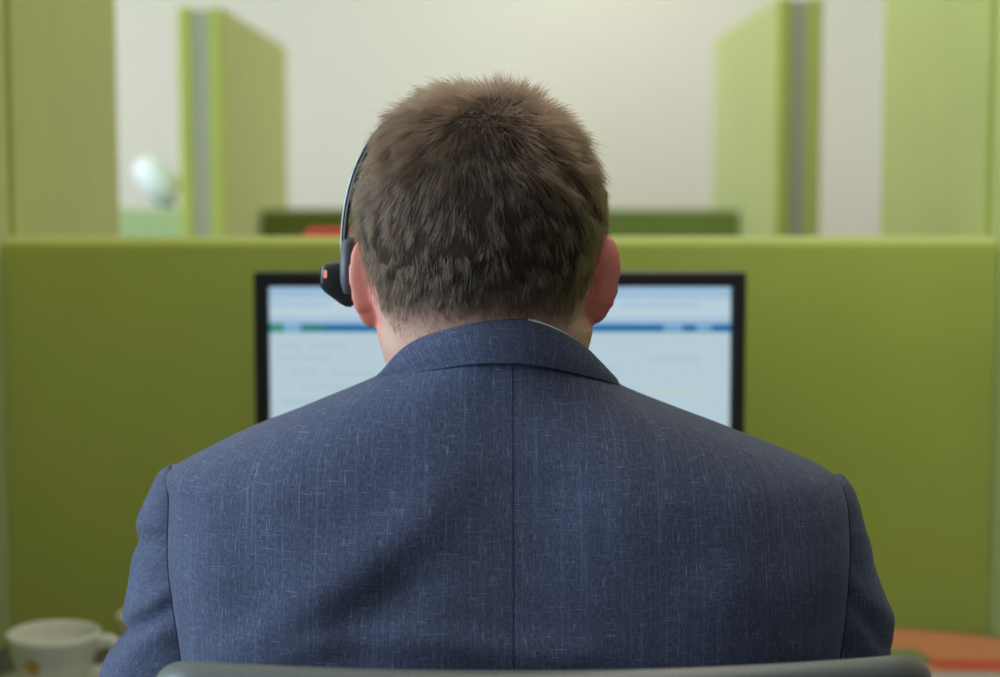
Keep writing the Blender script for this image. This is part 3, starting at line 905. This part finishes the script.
def cloth_mesh(name, rows, us, parent, mat, closed=True):
    """rows of points plus a matching UV (metres along the thread)"""
    o = rings(name, rows, mat, parent, cap0=False, cap1=False, closed=closed)
    me = o.data; uv = me.uv_layers.new(name='UVMap')
    n = len(rows[0]); flat = [q for r in us for q in r]
    for p in me.polygons:
        ids = [me.loops[li].vertex_index for li in p.loop_indices]
        cs = [flat[i] for i in ids]
        umax = max(c[0] for c in cs); span = umax - min(c[0] for c in cs)
        for li, c in zip(p.loop_indices, cs):
            u = c[0]
            if span > .15 and u < 0: u = u + 2 * (abs(u) if False else 0) + (umax - u if False else 0)
            uv.data[li].uv = (u, c[1])
    return o

zt = JT[-1, 0]
zrows = list(np.linspace(.47, PZ(690, YS), 22)[:-1]) + list(np.linspace(PZ(690, YS), PZ(470, YS), 84)[:-1]) + list(np.linspace(PZ(470, YS), zt, 74))
NJ = 240
jr, ju = [], []
# smooth the row table so the silhouette has no kinks
def smooth_cols(zv):
    rows = np.array([jrow(z) for z in zv])
    k = np.array([1, 2, 3, 2, 1], float); k /= k.sum()
    for c in range(4):
        col = np.concatenate([[rows[0, c]] * 2, rows[:, c], [rows[-1, c]] * 2])
        rows[:, c] = np.convolve(col, k, 'valid')
    return rows
SR = smooth_cols(zrows)
for z, (l, r, yb, yf) in zip(zrows, SR):
    cx, hw, cy, hd = (l + r) / 2, (r - l) / 2, (yb + yf) / 2, (yf - yb) / 2
    row = []
    for j in range(NJ):
        th = -pi + 2 * pi * j / NJ
        # denser points across the back
        s_, c_ = sin(th), cos(th); n = 2.45 + .40 * max(0, min(1, (PZ(470, YS) - z) / .05))
        x = cx + hw * copysign(abs(s_) ** (2 / n), s_); y = cy - hd * copysign(abs(c_) ** (2 / n), c_)
        nrm = Vector((copysign(abs(s_) ** (2 - 2 / n), s_) / hw, -copysign(abs(c_) ** (2 - 2 / n), c_) / hd, 0)).normalized()
        p = Vector((x, y, z))
        if c_ > 0: p += nrm * folds(x, z) * min(1, c_ * 2.2)
        # shallow hollow along the spine between the shoulder blades
        if c_ > 0: p.y += .0045 * math.exp(-((x - .012) / .035) ** 2) * max(0, 1 - abs(z - 1.03) / .14)
        row.append(p)
    # arc length from the back centre
    jc = NJ // 2
    u = [0.0] * NJ
    for j in range(jc + 1, NJ): u[j] = u[j - 1] + (row[j] - row[j - 1]).length
    for j in range(jc - 1, -1, -1): u[j] = u[j + 1] - (row[j + 1] - row[j]).length
    off = PX(514, 1.0) - row[jc].x
    jr.append(row); ju.append([(q - off, z) for q in u])
jacket = cloth_mesh('jacket', jr, ju, person, M['jacket'])
sd = jacket.modifiers.new('solid', 'SOLIDIFY'); sd.thickness = .0025; sd.offset = -1

from mathutils.bvhtree import BVHTree
JBVH = BVHTree.FromPolygons([v.co.copy() for v in jacket.data.vertices], [tuple(p.vertices) for p in jacket.data.polygons])
M['seam'] = plain('seam_thread', (0.010, 0.012, 0.022), 0.9)
# sleeves
def sleeve(side, O, depth, name='sleeve'):
    O = np.array(O, float)
    zz = np.array([PZ(p, YS) for p in O[:, 0]]); xo = np.array([PX(p, YS + .01) for p in O[:, 1]]); wd_ = O[:, 2] / F * YS
    sh, el, wr = arm_path(side)
    rows, us = [], []
    n = 72
    zlist = np.linspace(zz[0], zz[-1], 110)
    s0 = 0.0; prev = None
    def addring(c, ux, vy, rx, ry, rough=1.0):
        nonlocal s0, prev
        if prev is not None: s0 += (c - prev).length
        prev = c.copy()
        row = []; uu = []
        per = pi * (rx + ry)
        for k in range(n):
            a = 2 * pi * k / n
            nn_ = 2.2
            p = c + ux * (rx * copysign(abs(cos(a)) ** (2 / nn_), cos(a))) + vy * (ry * copysign(abs(sin(a)) ** (2 / nn_), sin(a)))
            o_ = (p - c).normalized()
            w = .0024 * noise.noise(Vector((p.x * 16, p.y * 10, p.z * 24 + side * 3))) + .0016 * noise.noise(Vector((p.x * 40, p.y * 30, p.z * 46)))
            for (fx, f0, fs, fa, fw) in SLF[side]:
                # drag folds running diagonally round the sleeve
                zc = PZ(f0, YS) + fs * (p.x - PX(fx, YS))
                w += fa * math.exp(-((p.z - zc) / fw) ** 2)
            row.append(p + o_ * w * rough)
            uu.append((.31 + side * .1 + per * ((k / n + .25) % 1.0), s0 + .05))
        rows.append(row); us.append(uu)
    order = list(range(len(zlist)))[::-1] if zlist[0] < zlist[-1] else list(range(len(zlist)))
    zs_ = zlist[order]
    si = np.argsort(zz)
    for z in zs_:
        o_ = interp(z, zz[si], xo[si]); w_ = interp(z, zz[si], wd_[si])
        t = (zz.max() - z) / (zz.max() - zz.min())
        cx_ = o_ - side * w_ / 2
        ry_ = interp(t, [0, .004, .02, .06, .15, .35, 1], [.002, .012, .026, .041, .0565, .064, .059]) 
        yc = interp(t, [0, .2, 1], [YS + .004, YS + .012, YS + .015])
        addring(Vector((cx_, yc, z)), Vector((1, 0, 0)), Vector((0, 1, 0)), w_ / 2, ry_, min(1, t * 5))
    nup = len(rows)
    # elbow turn and forearm
    c = prev.copy()
    fw_ = (wr - el)
    end = wr - fw_.normalized() * .012
    for k in range(1, 9):
        a = pi / 2 * k / 8
        cc = c + Vector((0, .062 * (1 - cos(a)), -.062 * sin(a))) + Vector(((end.x - c.x) * .06 * k / 8, 0, 0))
        ry_ = .060 - .004 * k / 8
        addring(cc, Vector((1, 0, 0)), Vector((0, cos(a), sin(a))), wd_[-1] / 2 - .003 * k / 8, ry_)
    c2 = prev.copy()
    for k in range(1, 26):
        t = k / 25
        cc = c2.lerp(end, t); 
        tdir = (end - c2).normalized(); ux = Vector((1, 0, 0)); ux = (ux - tdir * ux.dot(tdir)).normalized(); vy = ux.cross(tdir)
        addring(cc, ux, vy if vy.z > 0 else -vy, wd_[-1] / 2 * (1 - t) + .042 * t - .003 * (1 - t), .056 * (1 - t) + .036 * t)
    o = cloth_mesh(name, rows, us, jacket, M['jacket'])
    sd = o.modifiers.new('solid', 'SOLIDIFY'); sd.thickness = .002; sd.offset = -1
    # the sewn armhole seam, where sleeve and back panel meet
    seam = []
    for row in rows[2:nup]:
        ks = [q % n for q in (range(n // 2 - 4, n + 6) if side < 0 else range(n + n // 4 * 3 + 22, n // 2 - 6, -1))]
        ks = [q for q in ks if row[q].y < sum(p.y for p in row) / n + .004]
        ks.sort(key=lambda q: side * -row[q].x)                # from the outer side inwards
        prev_ = None
        for q in ks:
            hit = JBVH.find_nearest(row[q])
            sd_ = (row[q] - hit[0]).dot(hit[1])
            if prev_ and prev_[0] > 0 and sd_ <= 0:
                t_ = prev_[0] / (prev_[0] - sd_)
                seam.append(prev_[1].lerp(row[q], t_)); break
            prev_ = (sd_, row[q])
    if len(seam) > 12:
        for _ in range(4):
            seam = [seam[0]] + [(seam[i - 1] + seam[i] * 2 + seam[i + 1]) / 4 for i in range(1, len(seam) - 1)] + [seam[-1]]
        seam = [p + Vector((0, -.0003, 0)) for p in seam]
        rings('armhole_seam', tube_rings(seam, .0009, 8), M['seam'], jacket)
    # cuff of the shirt
    tdir = (end - c2).normalized(); ux = Vector((1, 0, 0)); ux = (ux - tdir * ux.dot(tdir)).normalized(); vy = ux.cross(tdir)
    rs = []
    for q, k_ in ((-.02, 1), (.010, 1), (.012, .98), (.012, .92), (-.02, .92)):
        rs.append([end + tdir * q + ux * (.036 * k_ * cos(2 * pi * j / 32)) + vy * (.031 * k_ * sin(2 * pi * j / 32)) for j in range(32)])
    rings('shirt_cuff', rs, M['shirt'], person, cap0=False, cap1=False)
    return o
SLF = {-1: [(139, 512, .5, .0030, .010), (139, 540, .5, -.0025, .008), (130, 612, .7, .0035, .009), (124, 628, .7, -.0045, .007), (118, 650, .7, .0030, .010)],
       1: [(870, 545, -.4, .0016, .012), (876, 600, -.9, .0022, .008), (872, 622, -1.2, -.0020, .006), (870, 645, -1.3, .0018, .007)]}
sleeve(-1, [(465.5, 172, 1), (466.3, 171, 10), (468.5, 165, 26), (473, 159.5, 52), (482, 154, 84), (498, 148, 118), (520, 140.5, 146), (530, 138.5, 154), (540, 137.5, 160), (556, 132, 168), (580, 127.5, 174), (600, 125.5, 174), (612, 125.5, 172), (622, 124, 172), (630, 123, 172), (640, 117, 172), (655, 108, 172), (672, 100, 172), (700, 88, 174), (740, 76, 174), (800, 66, 172)], None)
sleeve(1, [(475.5, 842, 1), (476.5, 843, 10), (479, 846, 26), (484, 849.5, 52), (492, 854, 84), (506, 859, 118), (530, 865.5, 148), (560, 875, 164), (590, 885, 172), (605, 889, 174), (620, 892, 174), (636, 893.5, 174), (655, 895, 172), (680, 898, 172), (720, 904, 172), (760, 908, 172), (800, 910, 172)], None)

# collar: stands round the neck and turns down over the back
CC = Vector((PX(495, 1.10), 1.112, 0))
def collar():
    n = 161
    z_tb, z_ts = PZ(318.5, 1.04), PZ(372, 1.10)
    z_bb, z_bl, z_br = PZ(361, 1.03), PZ(376, 1.10), PZ(383, 1.10)
    rows, us = [[] for _ in range(15)], [[] for _ in range(15)]
    for j in range(n):
        th = -pi * .78 + 2 * pi * .78 * j / (n - 1)         # back centre = 0
        s_, c_ = sin(th), cos(th)
        cp = max(0, c_)
        # outer fold edge
        front = max(0, -c_)
        top = Vector((CC.x + .0708 * s_ * (1 + .04 * front), CC.y - .066 * c_ + .012 * front, z_ts + (z_tb - z_ts) * cp ** 1.45 - .045 * front))
        zb_side = (z_bl if s_ < 0 else z_br)
        zl = zb_side + (z_bb - zb_side) * cp ** 1.25 - .012 * front
        low = jacket_point(zl, th); low += Vector((low.x - CC.x, low.y - CC.y, 0)).normalized() * .0026
        inn = Vector((CC.x + .0668 * s_, CC.y - .0610 * c_ + .012 * front, top.z - .022))
        prof = []
        prof.append(inn); prof.append(inn.lerp(top, .6) + Vector((-.0006 * s_, .0006 * c_, 0)))
        d_in = Vector((top.x - CC.x, top.y - CC.y, 0)).normalized()
        prof.append(top - d_in * .0022 + Vector((0, 0, -.0012))); prof.append(top + Vector((0, 0, .0006)))
        prof.append(top + d_in * .0018 - Vector((0, 0, .0012)))
        for k in range(1, 9):
            t = k / 8
            p = (top + d_in * .0022).lerp(low, t); p += d_in * (.0022 * sin(pi * t)) ; p.z -= .001
            prof.append(p)
        prof.append(low + d_in * .0004 - Vector((0, 0, .0022))); prof.append(low - d_in * .003 - Vector((0, 0, .0018)))
        acc = 0
        for k, p in enumerate(prof):
            if k: acc += (p - prof[k - 1]).length
            rows[k].append(p); us[k].append((.55 + th * .082, acc + 2.0))
    return cloth_mesh('collar', rows, us, jacket, M['jacket'], closed=False)
collar()
def shirt_collar():
    n = 81; rows = [[] for _ in range(5)]
    for j in range(n):
        th = -pi * .8 + 2 * pi * .8 * j / (n - 1)
        s_, c_ = sin(th), cos(th); cp = max(0, c_)
        z_top = PZ(372, 1.10) + (PZ(318.5, 1.04) - PZ(372, 1.10)) * cp ** 1.45 + .0019 * max(-1.0, min(1, s_ * 8 + .7))
        c = Vector((CC.x + .0012, CC.y, 0))
        for k, (kx, dz) in enumerate(((.0648, -.034), (.0660, -.004), (.0666, 0), (.0653, .0), (.0635, -.03))):
            rows[k].append(Vector((c.x + kx * s_, c.y - (kx - .0020) * c_ + .012 * max(0, -c_), z_top + dz)))
    rings('shirt_collar', rows, M['shirt'], person, cap0=False, cap1=False, closed=False)
shirt_collar()

# trousers and shoes
def trousers():
    b_ = Soup()
    b_.loft([[Vector((.004 + .172 * k * copysign(abs(cos(a)) ** .8, cos(a)), 1.112 + .122 * k * copysign(abs(sin(a)) ** .8, sin(a)), z)) for a in [2 * pi * q / 48 for q in range(48)]] for z, k in ((.473, .82), (.48, .93), (.50, 1.0), (.56, 1.0), (.62, .92), (.66, .86))])
    for side in (-1, 1):
        hip = Vector((side * .095 + .005, 1.12, .553)); kn = Vector((side * .13, 1.53, .548)); an = Vector((side * .13, 1.505, .085))
        b_.tube([hip, (hip + kn) / 2, kn], [.080, .083, .070], n=24); b_.tube([kn, (kn + an) / 2, an], [.068, .062, .052], n=24)
    me = bpy.data.meshes.new('trousers'); me.from_pydata([tuple(v) for v in b_.v], [], b_.f); me.update()
    bm = bmesh.new(); bm.from_mesh(me); bmesh.ops.recalc_face_normals(bm, faces=bm.faces); bm.to_mesh(me); bm.free()
    o = bpy.data.objects.new('trousers', me); link(o, person); me.materials.append(M['trouser'])
    r_ = o.modifiers.new('remesh', 'REMESH'); r_.mode = 'VOXEL'; r_.voxel_size = .008; r_.use_smooth_shade = True
    s_ = o.modifiers.new('smooth', 'SMOOTH'); s_.iterations = 6
trousers()
for side in (-1, 1):
    rs = []
    for t, w, h in ((0, .012, .04), (.03, .034, .075), (.10, .038, .085), (.20, .040, .070), (.32, .046, .056), (.42, .047, .045), (.50, .036, .034), (.54, .012, .02)):
        y = 1.445 + t * .52
        rs.append([Vector((side * .133 + w * cos(a), y, max(0.002, h / 2 + h / 2 * sin(a)) if sin(a) > 0 else .002 + (h / 2) * (1 + sin(a)))) for a in [2 * pi * q / 24 for q in range(24)]])
    rings('shoe', rs, M['shoe'], person)

# ---- hair
mh, nt, b = new_mat('hair_under')
b.inputs['Base Color'].default_value = (.036, .023, .014, 1); b.inputs['Roughness'].default_value = .8; b.inputs['Specular IOR Level'].default_value = .1
M['hair_under'] = mh
hs = np.concatenate([np.linspace(0.0, .03, 18), np.linspace(.033, .15, 60)])
NT2 = 120
V = []; Fc = []
for h in hs:
    for j in range(NT2):
        th = -pi + 2 * pi * j / NT2
        lim = hair_low(th) - (.032 if abs(th) < 1.15 else .016) + .010 * noise.noise(Vector((th * 7, 2, 5)))
        hh = min(h, lim)
        e = max(0, min(1, (lim - hh) / .022))
        off = (-.0012 + .0042 * e) + (.0008 * max(0, 1 - hh / .05))
        p = head_pt(hh, th)
        c = Vector((HCX, HCY, HTOP - .085))
        V.append(p + (p - c).normalized() * off)
for i in range(len(hs) - 1):
    for j in range(NT2):
        k = (j + 1) % NT2
        Fc.append((i * NT2 + j, i * NT2 + k, (i + 1) * NT2 + k, (i + 1) * NT2 + j))
Fc.append(tuple(range(NT2)))
hair = mesh_obj('hair', V, Fc, M['hair_under'], person)

def hair_strands(count):
    WH = head_pt(.016, .16)                        # crown whorl
    cen = Vector((HCX, HCY, HTOP - .085))
    # candidate roots: area-weighted on the skull
    pts, rad = [], []
    pos_all = np.empty((count * 5, 3), np.float32); rad_all = np.empty(count * 5, np.float32)
    hgrid = np.linspace(0.0003, .168, 400)
    wgt = np.array([interp(h, HT[:, 0], HT[:, 1]) for h in hgrid])
    # slope-corrected ring length
    dr = np.gradient(wgt, hgrid); wgt = np.maximum(wgt, .004) * np.sqrt(1 + dr ** 2)
    wgt /= wgt.sum()
    n = 0
    while n < count:
        h = float(rng.choice(hgrid, p=wgt)) + rng.uniform(-.0002, .0002); h = max(.0002, h)
        th = rng.uniform(-pi, pi)
        low = hair_low(th) + .004 * noise.noise(Vector((th * 9, 0, 3))) 
        e = (low - h)
        if e < -.008: continue
        dens = min(1, max(.02, (e + .008) / .030)) ** 1.3
        if rng.random() > dens: continue
        p = head_pt(h, th)
        pa = head_pt(h, th + .03); pb = head_pt(min(h + .002, .2), th)
        nrm = (pb - p).cross(pa - p)
        if nrm.length < 1e-9: nrm = p - cen
        nrm.normalize()
        if nrm.dot(p - cen) < 0: nrm = -nrm
        if h < .006: nrm = (p - cen).normalized()
        fl = p - WH; dist = fl.length
        fl = fl - nrm * fl.dot(nrm)
        if fl.length < 1e-6: fl = Vector((0, -1, 0))
        fl.normalize()
        down = Vector((0, 0, -1)); down = down - nrm * down.dot(nrm)
        sw = nrm.cross(fl) * (.75 * math.exp(-dist / .035))
        kdown = min(1, max(0, (h - .05) / .05))
        fl = (fl * (1 - .75 * kdown) + (down.normalized() if down.length > 1e-4 else fl) * .75 * kdown + sw)
        wk = max(0, 1 - dist / .030)
        fl = fl.normalized() * (1 - .75 * wk) + (Vector((.35, -1, -.2)) - nrm * nrm.dot(Vector((.35, -1, -.2)))).normalized() * .75 * wk
        q1 = noise.noise_vector(p * 95); q2 = noise.noise_vector(p * 260 + Vector((9, 2, 5)))
        jit = Vector(rng.normal(0, 1, 3))
        fl = fl.normalized() + q1 * .55 * min(1, max(.3, (.16 - h) / .05)) + q2 * .22 + jit * .13
        top = max(0, 1 - h / .055)
        L = interp(h, [0, .03, .06, .10, .125, .14, .16], [.0240, .0235, .0200, .0160, .0105, .0060, .0030]) * rng.uniform(.7, 1.12) * (.82 + .45 * abs(noise.noise(p * 70)))
        if dist < .05: L *= 1.0
        lift = interp(h, [0, .04, .09, .16], [.46, .34, .20, .28]) + .22 * noise.noise(p * 60) * (.4 + top)
        lift = max(.12, lift) + .55 * wk * rng.uniform(.3, 1)
        if wk > 0: fl = fl.normalized() + Vector(rng.normal(0, .5 * wk, 3))
        d0 = (nrm * (lift + .12) + fl * .85).normalized(); d1 = (nrm * (lift - .12) + fl).normalized(); d2 = (nrm * (lift - .38 - .1 * (1 - top)) + fl).normalized()
        q = p - nrm * .001
        for k in range(5):
            i = n * 5 + k
            pos_all[i] = q
            rad_all[i] = (.000122, .000122, .000108, .000082, .000028)[k] * (.72 if h > .128 else 1)
            dd = d0 if k == 0 else (d1 if k < 3 else d2)
            q = q + dd * (L / 4)
        n += 1
    hc = bpy.data.hair_curves.new('hair_strands')
    hc.add_curves([5] * count)
    hc.points.foreach_set('position', pos_all.ravel())
    hc.points.foreach_set('radius', rad_all)
    o = bpy.data.objects.new('hair_strands', hc); link(o, hair)
    m = bpy.data.materials.new('brown_hair'); m.use_nodes = True; nt = m.node_tree
    nt.nodes.clear()
    out = nd(nt, 'ShaderNodeOutputMaterial'); hb = nd(nt, 'ShaderNodeBsdfHairPrincipled')
    hb.parametrization = 'COLOR'
    inf = nd(nt, 'ShaderNodeHairInfo')
    mx = nd(nt, 'ShaderNodeMixRGB'); mx.inputs[1].default_value = (.009, .0041, .0018, 1); mx.inputs[2].default_value = (.060, .031, .0148, 1)
    nt.links.new(inf.outputs['Random'], mx.inputs[0]); nt.links.new(mx.outputs[0], hb.inputs['Color'])
    hb.inputs['Roughness'].default_value = .42; hb.inputs['Radial Roughness'].default_value = .5
    nt.links.new(hb.outputs[0], out.inputs['Surface'])
    hc.materials.append(m)
    o['kind'] = 'stuff'
    return o
hair_strands(68000)
def brow(s_):
    pts = [Vector((HCX + s_ * .016, HCY + .0945, fz(.100))), Vector((HCX + s_ * .030, HCY + .0935, fz(.0965))), Vector((HCX + s_ * .046, HCY + .082, fz(.100)))]
    tube('eyebrow', pts, [.0022, .0028, .0012], M['hair_under'], person, n=8)
brow(-1); brow(1)

# ------------------------------------------------------------------ headset
def headset():
    yb = HCY + .020
    zc = PZ(262, 1.145); ztop = PZ(75, 1.10) + .002
    cx = PX(476, 1.145); rx = PX(609, 1.145) - cx
    rz = ztop - zc - .009
    root = empty('headset', (cx, yb, zc)); tag(root, 'black telephone headset worn on the head, earpiece at the left ear', 'headset')
    def arc(a, k=1.0, dz=0.0):
        n = 2.4
        return Vector((-rx * k * copysign(abs(cos(a)) ** (2 / n), cos(a)), 0, dz + rz * k * abs(sin(a)) ** (2 / n)))
    def strap(name, k, th, wy, mat, a0=0.0, a1=pi):
        rs = []
        m = 60
        for i in range(m + 1):
            a = a0 + (a1 - a0) * i / m
            p = arc(a, k); o = Vector((-cos(a) / rx, 0, max(.02, sin(a)) / rz)).normalized()
            rs.append([p + o * th / 2 * copysign(abs(cos(q)) ** .6, cos(q)) + Vector((0, wy / 2 * copysign(abs(sin(q)) ** .6, sin(q)), 0)) for q in [2 * pi * w / 16 for w in range(16)]])
        return rings(name, rs, mat, root)
    strap('headband', 1.0, .0018, .011, M['silver'], 0.0, pi * .80)
    strap('band_padding', .972, .0034, .017, M['black'], .05, pi * .985)
    # temple pad on the far side
    rs = []
    o = box_obj('temple_pad', rx - .0075, rx - .0025, -.016, .016, -.012 + .018, .030 + .018, M['cushion'], root, bev=.002)
    # ear cushion and speaker on the left
    ec = Vector((PX(350, 1.145) - cx, .002, PZ(271, 1.145) - zc))
    cu = lathe('ear_cushion', [(.004, -.004), (.020, -.0045), (.024, -.002), (.0245, .001), (.022, .004), (.014, .0035), (.004, .002)], M['cushion'], root, n=36)
    cu.location = ec; cu.rotation_euler = (0, pi / 2, 0)
    # housing: wedge-shaped box, wide at the top, pointing down towards the ear
    pix = [(321.5, 267), (326, 263.5), (345, 262), (350, 268), (353.5, 304), (347, 306.5), (341, 303.5), (325, 291.5), (320.5, 286)]
    poly = []
    for x, y in pix:
        w = P(x, y, 1.135); poly.append((w.x - cx, w.z - zc))
    gx = sum(p[0] for p in poly) / len(poly); gz = sum(p[1] for p in poly) / len(poly)
    rs = []
    for y, k in ((-.0195, .80), (-.0185, .92), (-.016, 1.0), (.010, 1.0), (.014, .92), (.015, .8)):
        rs.append([Vector((gx + (a - gx) * k, y + .002, gz + (c - gz) * k)) for a, c in poly])
    h = rings('earpiece_housing', rs, M['black'], root)
    e = h.modifiers.new('es', 'EDGE_SPLIT'); e.split_angle = radians(35)
    led = P(324.3, 274.5, 1.12)
    lt = box_obj('indicator_light', led.x - cx - .0011, led.x - cx + .0010, -.0195, -.0165, led.z - zc - .0028, led.z - zc + .0026, emit('red_indicator', (.9, .30, .22), .9), root, bev=.0008)
    # microphone boom running forward to the mouth
    tube('microphone_boom', [(ec.x - .008, .012, ec.z - .010), (ec.x - .004, .050, ec.z - .014), (ec.x + .020, .084, ec.z - .026), (ec.x + .036, .096, ec.z - .048)], .0022, M['black'], root, n=10)
    mic = lathe('microphone', [(.001, -.010), (.004, -.009), (.0052, -.003), (.0052, .004), (.004, .009), (.001, .010)], M['black'], root, n=16)
    mic.location = (ec.x + .040, .098, ec.z - .052); mic.rotation_euler = (0, pi / 2, 0)
    return root
headset()
